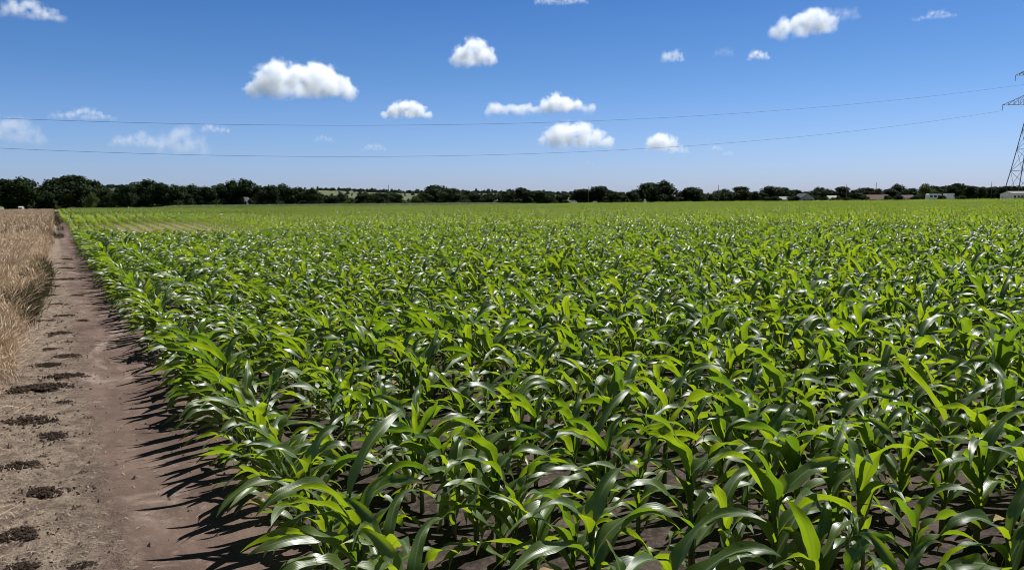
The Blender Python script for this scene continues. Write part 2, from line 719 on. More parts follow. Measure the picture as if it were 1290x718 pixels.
# ------------------------------------------------------------------ corn
def leaf_strip(z0, az, length, width, e0, e1, segs, across, wind, twist, wave, ph, base_r=0.012):
    pw = 0.8 + 0.9 * (1 + math.sin(ph * 7.3))
    rows, uvs = [], []
    p = Vector((math.cos(az) * base_r * 0.3, math.sin(az) * base_r * 0.3, z0))
    ds = length / segs
    azc = az
    for i in range(segs + 1):
        t_ = i / segs
        e = e0 + (e1 - e0) * (t_ ** pw)
        d = Vector((math.cos(azc) * math.cos(e), math.sin(azc) * math.cos(e), math.sin(e)))
        d = (d + Vector((-1, -0.25, 0)) * (wind * t_)).normalized()
        side = d.cross(Vector((0, 0, 1)))
        if side.length < 0.05:
            side = Vector((-math.sin(azc), math.cos(azc), 0))
        side.normalize()
        up = side.cross(d).normalized()
        tw = twist * smooth(0.15, 1.0, t_)
        side2 = side * math.cos(tw) + up * math.sin(tw)
        up2 = up * math.cos(tw) - side * math.sin(tw)
        w = width * min(1.0, ((t_ + 0.10) / 0.38) ** 0.7) * max(0.0, 1 - t_ ** 2.6) ** 0.85
        w = max(w, 0.0015)
        fold = 0.50 * (1 - t_) + 0.16
        row = []
        for j in range(across + 1):
            s_ = -1 + 2 * j / across
            off = fold * abs(s_) * w * 0.5
            rip = wave * (s_ * s_) * math.sin(t_ * (15 + 3 * math.sin(ph)) + ph + (1.9 if s_ > 0 else 0)) * smooth(0.05, 0.3, t_) * w / width
            row.append(tuple(p + side2 * (s_ * w * 0.5) + up2 * (off + rip)))
            uvs.append((j / across, t_))
        rows.append(row)
        p = p + d * ds
        azc += 0.9 / segs * math.sin(ph * 3.1 + t_ * 2.5)
    return rows, uvs


def corn_parts(rng, segs, across, nleaf, far=False):
    """returns stalk MB and leaf MBs of one plant, about 0.75 m high"""
    base_az = rng.uniform(-0.9, 0.9) + (PI if rng.random() < 0.5 else 0)
    hs = rng.uniform(0.36, 0.47)
    st = MB()
    lean = (rng.uniform(-0.05, 0.02), rng.uniform(-0.03, 0.03))
    if not far:
        pts = [(lean[0] * q * q, lean[1] * q * q, hs * q) for q in (-0.04, 0.15, 0.35, 0.55, 0.78, 1.0)]
        st.tube(pts, [0.015, 0.0145, 0.0135, 0.012, 0.010, 0.007], 7)
    else:
        st.tube([(0, 0, 0), (lean[0], lean[1], hs)], [0.013, 0.007], 3, cap=False)
    leaves = []
    for i in range(nleaf):
        t_ = i / (nleaf - 1)
        z0 = hs * (0.14 + 0.80 * t_)
        az = base_az + (PI if i % 2 else 0) + rng.uniform(-0.45, 0.45)
        if t_ < 0.3:
            L, wd = rng.uniform(0.30, 0.44), rng.uniform(0.040, 0.058)
            e0, e1 = R(rng.uniform(35, 55)), R(rng.uniform(-80, -45))
        elif t_ < 0.78:
            L, wd = rng.uniform(0.35, 0.56), rng.uniform(0.055, 0.084)
            e0, e1 = R(rng.uniform(44, 76)), R(rng.uniform(-85, -15))
        else:
            L, wd = rng.uniform(0.30, 0.50), rng.uniform(0.046, 0.074)
            e0, e1 = R(rng.uniform(66, 86)), R(rng.choice((rng.uniform(-70, -10), rng.uniform(-30, 55))))
        mb = MB()
        rows, uvs = leaf_strip(z0, az, L, wd, e0, e1, segs, across, rng.uniform(0.05, 0.42), rng.uniform(-1.5, 1.5),
                               rng.uniform(0.008, 0.022), rng.uniform(0, 6.28))
        q = z0 / hs
        dx, dy = lean[0] * q * q, lean[1] * q * q
        rows = [[(a + dx, b + dy, c) for a, b, c in r_] for r_ in rows]
        mb.quad_strip(rows, uvs)
        leaves.append(mb)
    return st, leaves


rng = random.Random(11)
NV = 22
near_meshes = []      # (stalk mesh, [leaf meshes])
near_joined = []
for i in range(NV):
    st, lv = corn_parts(rng, 16, 4, rng.choice((9, 10, 10, 11)))
    dry = i % 3 == 0
    near_meshes.append((st.mesh('stalk', M_STALK), [q.mesh('leaf', M_DRY if dry and n_ == 0 else M_LEAF) for n_, q in enumerate(lv)]))
    j = MB()
    j.add(st)
    for n_, q in enumerate(lv):
        q.mi = [2 if dry and n_ == 0 else 1] * len(q.f)
        j.add(q)
    near_joined.append(j.mesh('corn_plant_shape', [M_STALK, M_LEAF, M_DRY]))
mid_joined = []
for i in range(6):
    j = MB()
    for k in range(3):
        st, lv = corn_parts(rng, 6, 2, 8, True)
        mt = Matrix.Translation((rng.uniform(-0.03, 0.03), (k - 1) * 0.19 + rng.uniform(-0.03, 0.03), 0)) @ Matrix.Scale(rng.uniform(0.88, 1.1), 4)
        j.add(st, mt)
        for q in lv:
            q.mi = [1] * len(q.f)
            j.add(q, mt)
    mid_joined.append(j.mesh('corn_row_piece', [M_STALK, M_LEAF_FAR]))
far_joined = []
for i in range(6):
    j = MB()
    for k in range(8):
        if k in (2, 6) and rng.random() < 0.5:
            continue
        st, lv = corn_parts(rng, 4, 1, 6, True)
        mt = Matrix.Translation((rng.uniform(-0.04, 0.04), (k - 3.5) * 0.26 + rng.uniform(-0.05, 0.05), 0)) @ Matrix.Scale(rng.uniform(0.85, 1.12), 4)
        for q in lv:
            q.mi = [0] * len(q.f)
            j.add(q, mt)
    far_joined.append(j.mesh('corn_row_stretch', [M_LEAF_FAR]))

ROW0, ROWD, PLD = 0.97, 0.70, 0.19


def vigour(x, y):
    n = mnoise.noise(Vector((x * 0.09, y * 0.06, 2.0)))
    n2 = mnoise.noise(Vector((x * 0.5, y * 0.4, 7.0)))
    s = 1.0 + 0.13 * n + 0.10 * n2
    # thin corner where the furrows show
    d = ((x - 6.0) / 4.8) ** 2 + ((y - 49) / 13.0) ** 2
    s *= 1 - 0.71 * math.exp(-d * d)
    d2 = ((x - 16) / 16) ** 2 + ((y - 62) / 22) ** 2
    s *= 1 - 0.22 * math.exp(-d2)
    return s


def field_end(x, y):
    """distance in front of the camera at which the corn stops"""
    return 238


near, scat = [], []
i = 0
while True:
    x0 = ROW0 + i * ROWD
    if x0 > 260:
        break
    y = -2.0 + random.uniform(0, PLD)
    while True:
        dep = x0 * _f0.x + y * _f0.y
        az = math.degrees(math.atan2(x0, y))
        dist = math.hypot(x0, y)
        if dep > field_end(x0, y):
            break
        if dist < 42:
            step = PLD * random.uniform(0.82, 1.2)
        elif dist < 215:
            step = 0.57
        else:
            step = 2.07
        if az > (82 if dist < 30 else 72) and dist > 5:
            y += step
            continue
        if az < -2 and dist > 6:
            y += step
            continue
        x = x0 + random.gauss(0, 0.022)
        s = vigour(x, y) * min(1.25, max(0.62, random.gauss(1.0, 0.11)))
        z = terrain(x, y)
        if dist < 42:
            if random.random() > 0.06:
                flip = PI if random.random() < 0.5 else 0
                near.append((dist, i, x, y, z, random.gauss(0, 0.25), s, random.randrange(NV)))
        elif dist < 215:
            scat.append((x, y, z, 0, 0, random.uniform(-0.06, 0.06), s, NV + random.randrange(6)))
        else:
            scat.append((x, y, z, 0, 0, random.uniform(-0.03, 0.03), s * random.uniform(0.72, 1.15), NV + 6 + random.randrange(6)))
        y += step
    i += 1

# the 300 plants that show largest become things of their own
cands = []
for q in near:
    dist, row, x, y, z, rz, s, v = q
    ok = False
    for hh in (0.15, 0.45, 0.72):
        pr = project((x, y, z + hh * s))
        if pr and -25 < pr[0] < W + 25 and 0 < pr[1] < H + (2 if hh < 0.7 else 0):
            ok = True
    if ok:
        pr = project((x, y, z + 0.5))
        cands.append((pr[2], q))
cands.sort(key=lambda c: c[0])
chosen = [c[1] for c in cands[:300]]
chosen_ids = {(q[2], q[3]) for q in chosen}
for q in near:
    if (q[2], q[3]) not in chosen_ids:
        dist, row, x, y, z, rz, s, v = q
        scat.append((x, y, z, 0, 0, rz, s, v))
GROUP = 'young corn plants at the near edge of the field'
byrow = {}
for q in chosen:
    byrow.setdefault(q[1], []).append(q)
for row in sorted(byrow):
    lst = sorted(byrow[row], key=lambda q: q[3])
    for k, (dist, _, x, y, z, rz, s, v) in enumerate(lst):
        size = 'tall' if s > 1.08 else ('short' if s < 0.93 else 'young')
        rown = 'outermost row beside the dirt path' if row == 0 else '%s row from the dirt path' % nth(row + 1)
        t = thing('corn_plant', '%s corn plant in the %s, %s from the front' % (size, rown, nth(k + 1)), 'corn plant',
                  (x, y, z), rz, GROUP, (s, s, s))
        sm, lm = near_meshes[v]
        link('stalk', sm, t)
        for q in lm:
            link('leaf', q, t)
cf = scatter('corn_field', scat, near_joined + mid_joined + far_joined)
tag(cf, 'the rest of the young green corn in rows running to the far treeline', 'corn field', kind='stuff')
print('CORN', len(chosen), len(scat))

# greyer, taller crop along the far end of the corn
strip_protos = []
for i in range(4):
    j = MB()
    for k in range(10):
        st, lv = corn_parts(rng, 4, 1, 7, True)
        mt = Matrix.Translation((rng.uniform(-0.5, 0.5), rng.uniform(-1.0, 1.0), 0)) @ Matrix.Scale(rng.uniform(1.6, 1.95), 4)
        for q in lv:
            q.mi = [0] * len(q.f)
            j.add(q, mt)
    strip_protos.append(j.mesh('tall_crop_piece', [M_STRIP]))
pts = []
for k in range(2600):
    px = random.uniform(85, 760)
    dep = random.uniform(243, 262)
    p = ground_at(px, dep)
    s = (0.55 + 0.45 * smooth(190, 225, px)) * (1 - 0.4 * smooth(600, 700, px)) * random.uniform(0.85, 1.1)
    pts.append((p.x, p.y, p.z, 0, 0, random.uniform(0, 6.28), s, random.randrange(4)))
o = scatter('tall_crop_strip', pts, strip_protos)
tag(o, 'greyer taller crop in a strip along the far end of the corn', 'crop strip', kind='stuff')


# ------------------------------------------------------------------ wheat
def wheat_clump(rng, n, rad, hgt, segs, wide, lean=0.12):
    mb = MB()
    for k in range(n):
        a, r_ = rng.uniform(0, 6.28), rad * math.sqrt(rng.random())
        x, y = r_ * math.cos(a), r_ * math.sin(a)
        h = hgt * rng.uniform(0.75, 1.08)
        la, lm = rng.uniform(0, 6.28), lean * rng.uniform(0.2, 1.6)
        fa = rng.uniform(0, PI)
        sx, sy = math.cos(fa), math.sin(fa)
        rows, uvs = [], []
        nod = rng.uniform(0.03, 0.10)
        for i in range(segs + 1):
            t_ = i / segs
            cx = x + math.cos(la) * lm * t_ * t_ * h / 0.75
            cy = y + math.sin(la) * lm * t_ * t_ * h / 0.75
            cz = h * t_
            if t_ > 0.8:
                q = (t_ - 0.8) / 0.2
                cx += math.cos(la) * nod * q
                cy += math.sin(la) * nod * q
                cz -= nod * 0.8 * q * q
            w = wide * (0.5 if t_ < 0.79 else (2.2 if t_ < 0.97 else 0.6))
            rows.append([(cx - sx * w, cy - sy * w, cz), (cx + sx * w, cy + sy * w, cz)])
            uvs += [(0, t_), (1, t_)]
        mb.quad_strip(rows, uvs)
        if rng.random() < 0.8:            # a dry blade
            ba = rng.uniform(0, 6.28)
            z0 = h * rng.uniform(0.15, 0.6)
            L = rng.uniform(0.15, 0.32)
            rows, uvs = [], []
            for i in range(4):
                t_ = i / 3
                px_, pz = L * t_ * 0.8, z0 + L * (0.7 * t_ - 1.1 * t_ * t_)
                ww = wide * 1.4 * (1 - 0.8 * t_)
                rows.append([(x + math.cos(ba) * px_ - math.sin(ba) * ww, y + math.sin(ba) * px_ + math.cos(ba) * ww, pz),
                             (x + math.cos(ba) * px_ + math.sin(ba) * ww, y + math.sin(ba) * px_ - math.cos(ba) * ww, pz)])
                uvs += [(0, 0.3), (1, 0.3)]
            mb.quad_strip(rows, uvs)
    return mb.mesh('wheat_shape', [M_WHEAT])


wr = random.Random(5)
w_protos = [wheat_clump(wr, 30, 0.14, 0.72, 9, 0.0032) for _ in range(6)]
w_protos += [wheat_clump(wr, 90, 0.55, 0.74, 6, 0.010, 0.09) for _ in range(4)]
w_protos += [wheat_clump(wr, 22, 0.13, 0.55, 9, 0.0032, 0.45) for _ in range(3)]     # lodged edge


def wheat_edge(y):
    return -0.62 + 0.22 * smooth(5, 30, y) + 0.07 * math.sin(y * 0.8) + 0.05 * math.sin(y * 2.3 + 1)


pts = []
y = 3.2
while y < 40:
    x = wheat_edge(y) + random.uniform(-0.05, 0.05)
    first = 0
    while x > -7 - y * 0.12:
        dens = 0.20 if y < 18 else 0.26
        gap = mnoise.noise(Vector((x * 0.8, y * 0.5, 3)))
        hole = ((x + 2.2) / 2.0) ** 2 + ((y - 42) / 4.5) ** 2 < 1 or ((x + 1.0) / 0.35) ** 2 + ((y - 10.8) / 0.55) ** 2 < 1
        if gap < 0.42 and not hole:
            lod = 10 + random.randrange(3) if (first < 2 and random.random() < 0.7) else random.randrange(6)
            sc = random.uniform(0.85, 1.1) * (1.0 if first > 1 else 0.85)
            pts.append((x, y + random.uniform(-0.08, 0.08), terrain(x, y) + 0.0, random.gauss(0, 0.07), random.gauss(0.06, 0.08), random.uniform(0, 6.28), sc, lod))
        x -= dens * random.uniform(0.7, 1.3)
        first += 1
    y += 0.19 if y < 18 else 0.25
while y < 235:
    x = wheat_edge(y) - 0.45
    while x > -14 - y * 0.12:
        pts.append((x + random.uniform(-0.1, 0.1), y + random.uniform(-0.2, 0.2), terrain(x, y), random.gauss(0, 0.04), random.gauss(0, 0.05),
                    random.uniform(0, 6.28), random.uniform(0.92, 1.12), 6 + random.randrange(4)))
        x -= 0.75
    y += 0.75
o = scatter('wheat_field', pts, w_protos)
tag(o, 'ripe tan wheat standing left of the dirt path', 'wheat field', kind='stuff')


# weeds in the wheat margin
def weed_mesh(rng, n, h, name='weed_shape', mat=None):
    mb = MB()
    for k in range(n):
        a = rng.uniform(0, 6.28)
        rows, uvs = leaf_strip(rng.uniform(0, h * 0.4), a, h * rng.uniform(0.5, 1.0), h * 0.028, R(rng.uniform(50, 85)), R(rng.uniform(-50, 50)), 5, 2,
                               0.1, rng.uniform(-0.6, 0.6), 0.004, rng.uniform(0, 6))
        ox, oy = rng.gauss(0, h * 0.16), rng.gauss(0, h * 0.16)
        rows = [[(p + ox, q + oy, r_) for p, q, r_ in row] for row in rows]
        mb.quad_strip(rows, uvs)
    return mb.mesh(name, [mat or M_WEED])


weeds = [weed_mesh(wr, 60, 0.5) for _ in range(3)]
pts = []
for k in range(520):
    u = random.random()
    if u < 0.36:
        y = random.choice((random.uniform(11, 24), random.gauss(14, 0.8), random.gauss(18.5, 1.0)))
        x = wheat_edge(y) + random.uniform(-0.12, 0.22)
    elif u < 0.62:
        y = random.uniform(38, 47)
        x = random.uniform(-4.2, -0.2)
    elif u < 0.68:
        y = 10.8 + random.uniform(-0.5, 0.5)
        x = -1.0 + random.uniform(-0.3, 0.3)
    else:
        y = random.uniform(44, 190)
        x = random.gauss(-0.15, 0.35)
    pts.append((x, y, terrain(x, y), 0, 0, random.uniform(0, 6.28), random.uniform(0.4, 0.95), random.randrange(3)))
o = scatter('wheat_margin_weeds', pts, weeds)
tag(o, 'dark green weeds tangled into the edge of the wheat', 'weeds', kind='stuff')


# ------------------------------------------------------------------ painted pit shade, crumbs and straw on the path
def lump(rng, w, d, h, n=40, rings=12, seed=0.0):
    mb = MB()
    rows = []
    for i in range(rings + 1):
        t_ = i / rings
        row = []
        for k in range(n + 1):
            a = 2 * PI * (k % n) / n
            rr = t_ * (1 + 0.5 * mnoise.noise(Vector((math.cos(a) * 1.3, math.sin(a) * 1.3, seed)))
                       + 0.34 * mnoise.noise(Vector((math.cos(a) * 4, math.sin(a) * 4, seed + 3))) + 0.2 * mnoise.noise(Vector((math.cos(a) * 9, math.sin(a) * 9, seed + 5))))
            x, y = w * rr * math.cos(a), d * rr * math.sin(a)
            z = h * (1 - t_ ** 1.7)
            z += h * 0.55 * mnoise.noise(Vector((x * 22, y * 22, seed))) * (1 - t_ * t_) + h * 0.35 * mnoise.noise(Vector((x * 55, y * 55, seed + 8))) * (1 - t_ ** 4)
            row.append((x, y, max(z, 0) - 0.014))
        rows.append(row)
    mb.quad_strip(rows, [(0, 0)] * ((n + 1) * (rings + 1)))
    return mb


def ground_pixel(px, py):
    d = ray(px, py)
    k = (CAM.z - 0.03) / -d.z
    p = CAM + d * k
    return p.x, p.y


# picture place and size of each pit, its shade painted as dark crumbs (photo pixels: x, y, width)
PITS = [(24, 675, 62), (57, 622, 62), (24, 588, 46), (66, 551, 36), (38, 531, 50), (78, 507, 30), (82, 474, 36), (48, 490, 66), (60, 461, 34),
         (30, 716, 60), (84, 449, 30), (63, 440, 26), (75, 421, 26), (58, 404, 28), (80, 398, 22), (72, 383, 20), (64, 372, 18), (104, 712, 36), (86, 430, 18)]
PITS += [(70, 361, 16), (82, 352, 20), (70, 345, 16), (84, 338, 18), (73, 332, 16), (86, 326, 16), (96, 372, 20), (104, 404, 16), (52, 575, 14), (96, 640, 16), (105, 596, 14)]
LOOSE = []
PITS.sort(key=lambda c: -c[1])
for k, (px, py, wd) in enumerate(PITS):
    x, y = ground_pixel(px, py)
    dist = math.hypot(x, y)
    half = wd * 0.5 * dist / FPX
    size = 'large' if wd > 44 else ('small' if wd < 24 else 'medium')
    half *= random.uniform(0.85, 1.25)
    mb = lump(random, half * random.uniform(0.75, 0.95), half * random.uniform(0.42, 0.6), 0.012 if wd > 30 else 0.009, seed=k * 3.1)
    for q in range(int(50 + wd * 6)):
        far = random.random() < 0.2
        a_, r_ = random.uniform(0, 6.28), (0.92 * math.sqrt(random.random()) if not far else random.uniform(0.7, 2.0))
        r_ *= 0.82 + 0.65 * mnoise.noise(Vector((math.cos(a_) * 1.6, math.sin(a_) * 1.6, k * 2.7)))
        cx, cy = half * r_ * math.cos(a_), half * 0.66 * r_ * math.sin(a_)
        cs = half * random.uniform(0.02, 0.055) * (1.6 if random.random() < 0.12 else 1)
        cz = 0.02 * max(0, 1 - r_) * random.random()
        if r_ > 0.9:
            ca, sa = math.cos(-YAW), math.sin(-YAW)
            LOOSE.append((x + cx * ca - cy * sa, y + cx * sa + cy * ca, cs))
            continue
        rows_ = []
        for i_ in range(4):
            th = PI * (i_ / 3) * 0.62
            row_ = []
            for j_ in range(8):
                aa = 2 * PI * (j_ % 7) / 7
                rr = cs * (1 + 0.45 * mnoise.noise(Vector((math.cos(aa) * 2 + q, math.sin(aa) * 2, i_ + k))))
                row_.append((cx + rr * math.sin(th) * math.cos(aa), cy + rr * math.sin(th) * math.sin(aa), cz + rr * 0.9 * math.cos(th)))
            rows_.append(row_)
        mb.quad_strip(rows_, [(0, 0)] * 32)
    o = mb.build('pit_shade_pile', M_PIT_SHADE, None, False)
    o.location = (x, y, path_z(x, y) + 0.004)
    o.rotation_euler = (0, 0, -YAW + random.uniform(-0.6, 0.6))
    tag(o, '%s pit with painted-in shade on the verge between wheat and track, %s from the front' % (size, nth(k + 1)), 'soil clod', 'pits with painted-in shade on the path verge')

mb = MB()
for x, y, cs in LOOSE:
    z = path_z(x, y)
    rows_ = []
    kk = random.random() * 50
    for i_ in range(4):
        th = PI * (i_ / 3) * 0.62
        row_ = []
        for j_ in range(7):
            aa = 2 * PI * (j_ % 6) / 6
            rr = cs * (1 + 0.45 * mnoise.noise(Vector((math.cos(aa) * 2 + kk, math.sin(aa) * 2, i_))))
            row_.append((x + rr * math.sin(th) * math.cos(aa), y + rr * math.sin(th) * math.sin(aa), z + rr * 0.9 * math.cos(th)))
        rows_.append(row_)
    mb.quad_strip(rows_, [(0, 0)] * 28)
o = mb.build('pit_shade_crumbs', M_PIT_SHADE, None, False)  # loose crumbs carry the painted shade past the pit edges
tag(o, 'crumbs painted dark as pit shade, scattered round the verge pits', 'soil crumbs', kind='stuff')

mb = MB()
for k in range(2600):
    y = random.uniform(2.0, 16) if random.random() < 0.8 else random.uniform(16, 40)
    u = random.random()
    x = random.gauss(-0.2, 0.22) if u < 0.55 else (random.uniform(0.1, 1.0) if u < 0.68 else random.uniform(0.95, 1.4))
    r_ = abs(random.gauss(0, 0.009)) + 0.003
    z = path_z(x, y) + terrain(x, y)
    vs = []
    for (a, b, c) in ((1, 0, 0), (-1, 0, 0), (0, 1, 0), (0, -1, 0), (0, 0, 1)):
        q = r_ * random.uniform(0.6, 1.2)
        vs.append((x + a * q, y + b * q, z + c * q * 0.9 - 0.001))
    b0 = len(mb.v)
    mb.v.extend(vs)
    for f_ in ((0, 2, 4), (2, 1, 4), (1, 3, 4), (3, 0, 4)):
        mb.f.append(tuple(b0 + q for q in f_))
        mb.uv.append([(0, 0)] * 3)
        mb.mi.append(0)
o = mb.build('soil_crumbs', M_CRUMB, smooth_=False)
tag(o, 'small loose soil crumbs strewn over the dirt path', 'soil crumbs', kind='stuff')

mb = MB()
for k in range(5200):
    y = 2.0 + 26 * random.random() ** 1.6
    x = random.gauss(-0.36, 0.24) if random.random() < 0.93 else random.uniform(0.0, 1.0)
    if x < -1.25:
        continue
    L, w = random.uniform(0.012, 0.050), random.uniform(0.0010, 0.0022)
    a = random.uniform(0, PI)
    z = path_z(x, y) + terrain(x, y) + 0.002
    c, s = math.cos(a), math.sin(a)
    tl = random.gauss(0, 0.10) * L
    rows = []
    for i in range(3):
        t_ = i / 2 - 0.5
        zz = z + abs(random.gauss(0, 0.004)) + (0.006 if i == 1 else 0) + tl * t_
        rows.append([(x + c * L * t_ - s * w, y + s * L * t_ + c * w, zz), (x + c * L * t_ + s * w, y + s * L * t_ - c * w, zz)])
    mb.quad_strip(rows, [(0, 0)] * 6)
o = mb.build('straw_litter', M_STRAW)
tag(o, 'pale dry straw bits littering the verge beside the wheat', 'straw', kind='stuff')


# ------------------------------------------------------------------ trees
def crown_mesh(rng, mat, lobes=20, per=300, leaf=0.046, low=0.02, name='crown'):
    """crown of unit height 1 and width about 1"""
    mb = MB()
    ls = []
    for k in range(lobes):
        t_ = rng.random()
        z = low + (0.86 - low) * t_
        env = 0.40 * math.sin(PI * min(1, max(0.05, (z - low) * 0.75 / (0.95 - low) + 0.25))) ** 0.7
        a, r_ = rng.uniform(0, 6.28), env * rng.uniform(0.25, 1.0)
        ls.append((Vector((r_ * math.cos(a), r_ * math.sin(a), z)), rng.uniform(0.10, 0.20)))
    ls.append((Vector((0, 0, 0.55)), 0.24))
    ls.append((Vector((rng.uniform(-0.08, 0.08), 0, 0.84)), 0.14))
    for c, r_ in ls:
        n = int(per * (r_ / 0.16) ** 2)
        for k in range(n):
            d = Vector((rng.gauss(0, 1), rng.gauss(0, 1), rng.gauss(0, 0.85))).normalized()
            rr = r_ * (0.62 + 0.48 * rng.random()) * (1 + 0.25 * mnoise.noise(d * 3 + c * 9))
            p = c + d * rr
            if p.z < 0.01:
                continue
            nrm = (d + Vector((rng.gauss(0, 0.6), rng.gauss(0, 0.6), rng.gauss(0.3, 0.6)))).normalized()
            s1 = nrm.orthogonal().normalized()
            s1 = (Matrix.Rotation(rng.uniform(0, 6.28), 3, nrm) @ s1)
            s2 = nrm.cross(s1)
            L = leaf * rng.uniform(0.5, 1.25)
            q = L * rng.uniform(0.4, 0.7)
            mb.poly([tuple(p - s1 * L * 0.6), tuple(p + s2 * q), tuple(p + s1 * L * 0.6), tuple(p - s2 * q)])
    return mb.mesh(name, [mat], smooth_=False)


def trunk_mesh(rng):
    mb = MB()
    bx = [(0, 0, -0.02), (rng.uniform(-.01, .01), 0, 0.15), (rng.uniform(-.02, .02), rng.uniform(-.02, .02), 0.4), (0, 0, 0.75)]
    mb.tube(bx, [0.032, 0.026, 0.02, 0.006], 7)
    for k in range(6):
        a = rng.uniform(0, 6.28)
        z = rng.uniform(0.18, 0.45)
        e = Vector((0.30 * math.cos(a), 0.30 * math.sin(a), z + rng.uniform(0.12, 0.3)))
        mb.tube([(0, 0, z), tuple(Vector((0, 0, z)).lerp(e, 0.5) + Vector((0, 0, 0.03))), tuple(e)], [0.014, 0.009, 0.004], 5)
    return mb.mesh('trunk', [M_BARK])


tr = random.Random(21)
crowns = [crown_mesh(tr, M_TREE) for _ in range(6)]
crowns_pale = [crown_mesh(tr, M_TREE_PALE, 12, 200) for _ in range(2)]
trunks = [trunk_mesh(tr) for _ in range(3)]

# picture column, width, top of each tree (photo pixels), 1 when its leaves are paler
TREES = [(6, 34, 227, 0), (27, 36, 223.5, 0), (47, 18, 241, 1), (58, 20, 240, 0), (76, 44, 224.5, 0), (96, 46, 222.5, 0), (118, 30, 226.5, 0), (132, 20, 239, 0), (114, 16, 243, 1),
         (102, 10, 251, 1), (148, 20, 237, 0), (160, 28, 234, 0), (184, 42, 226.5, 0), (206, 32, 230.5, 0), (223, 28, 232.5, 0), (241, 32, 232.5, 0), (262, 28, 235, 0),
         (278, 28, 231.5, 0), (293, 22, 226.5, 0), (310, 30, 225, 0), (326, 26, 234, 0), (342, 28, 233, 0), (359, 30, 231.5, 0), (378, 30, 236, 0), (393, 22, 237, 0),
         (412, 22, 246, 0), (428, 20, 244, 0), (440, 14, 249, 1), (460, 26, 243, 0), (479, 30, 243, 0), (498, 26, 243.5, 0), (521, 16, 247, 1), (534, 20, 243, 0),
         (548, 38, 233.5, 0), (569, 32, 237, 0), (586, 22, 240, 0), (600, 24, 242, 0), (618, 24, 243.5, 0), (637, 24, 241, 0), (656, 30, 236.5, 0), (676, 28, 241, 0),
         (692, 16, 243.5, 0), (708, 20, 243.5, 0), (733, 28, 239, 0), (755, 28, 235.5, 0), (775, 26, 241, 0), (795, 24, 241.5, 0), (816, 36, 231.5, 0), (834, 32, 227.5, 0),
         (846, 12, 246, 0), (870, 36, 236, 0), (882, 12, 248, 1), (897, 16, 244.5, 0), (914, 30, 238, 0), (934, 28, 236, 0), (952, 16, 241, 0), (971, 34, 234.5, 0), (988, 24, 236, 0),
         (1002, 18, 239, 0), (1029, 30, 236, 0), (1046, 20, 239.5, 0), (1059, 24, 236, 0), (1076, 22, 239, 0), (1091, 24, 236.5, 0), (1105, 16, 237.5, 0), (1120, 24, 238, 0),
         (1130, 20, 231.5, 0), (1146, 26, 237, 0), (1162, 22, 232, 1), (1176, 26, 234, 0)]
TREES.sort()
SECTIONS = [(70, 'behind the wheat field'), (140, 'behind the end of the dirt path'), (270, 'behind the furrowed corner'),
            (402, 'behind the taller crop strip'), (530, 'in the low gap before the hills'),
            (720, 'right of the two pale gaps'), (853, 'left of the lone rounded tree'), (960, 'from the lone rounded tree rightward'),
            (1050, 'beside the white gabled house'), (1300, 'among the farm sheds at right')]
sec_n = {}
for k, (px, wd, top, pale) in enumerate(TREES):
    dep = tr.uniform(285, 325)
    b = ground_at(px, dep)
    htop = at(px, top, dep).z - b.z
    wid = wd * 1.42 * dep / FPX
    sec = next(s for lim, s in SECTIONS if px < lim)
    sec_n[sec] = sec_n.get(sec, 0) + 1
    shape = 'pale green' if pale else ('tall dark' if top < 229 else ('broad dark' if wd > 29 else ('low dark' if top > 241 else 'dark')))
    nm = 'shrub' if (htop < 3.2) else 'tree'
    t = thing('broadleaf_tree' if nm == 'tree' else 'shrub', '%s %s %s, %s from its left' % (shape, nm, sec, nth(sec_n[sec])), nm, b, tr.uniform(0, 6.28),
              'trees of the far treeline', (wid, wid, htop * 1.03))
    link('trunk', tr.choice(trunks), t)
    link('crown', tr.choice(crowns_pale if pale else crowns), t)

for k, (px, wd, top) in enumerate(((977, 16, 247), (996, 11, 247.5), (1003, 9, 246.5), (1024, 14, 245.5), (1039, 10, 247.5), (1055, 13, 247.5), (1068, 12, 248), (1087, 14, 246.5),
                                    (1118, 12, 246.5), (1133, 12, 246), (1152, 13, 246), (1187, 9, 246.5), (1209, 14, 246), (306, 7, 249), (316, 8, 250))):
    dep = tr.uniform(263, 268)
    b = ground_at(px, dep)
    htop = at(px, top, dep).z - b.z
    t = thing('shrub', 'dark shrub in front of the farm buildings, %s from the left' % nth(k + 1) if px > 900 else
              'dark shrub in front of the tiny white house, %s side' % ('left' if px < 310 else 'right'), 'shrub', b, tr.uniform(0, 6.28),
              'shrubs before the far buildings', (wd * 1.35 * dep / FPX, wd * 1.35 * dep / FPX, htop))
    link('trunk', tr.choice(trunks), t)
    link('crown', tr.choice(crowns), t)

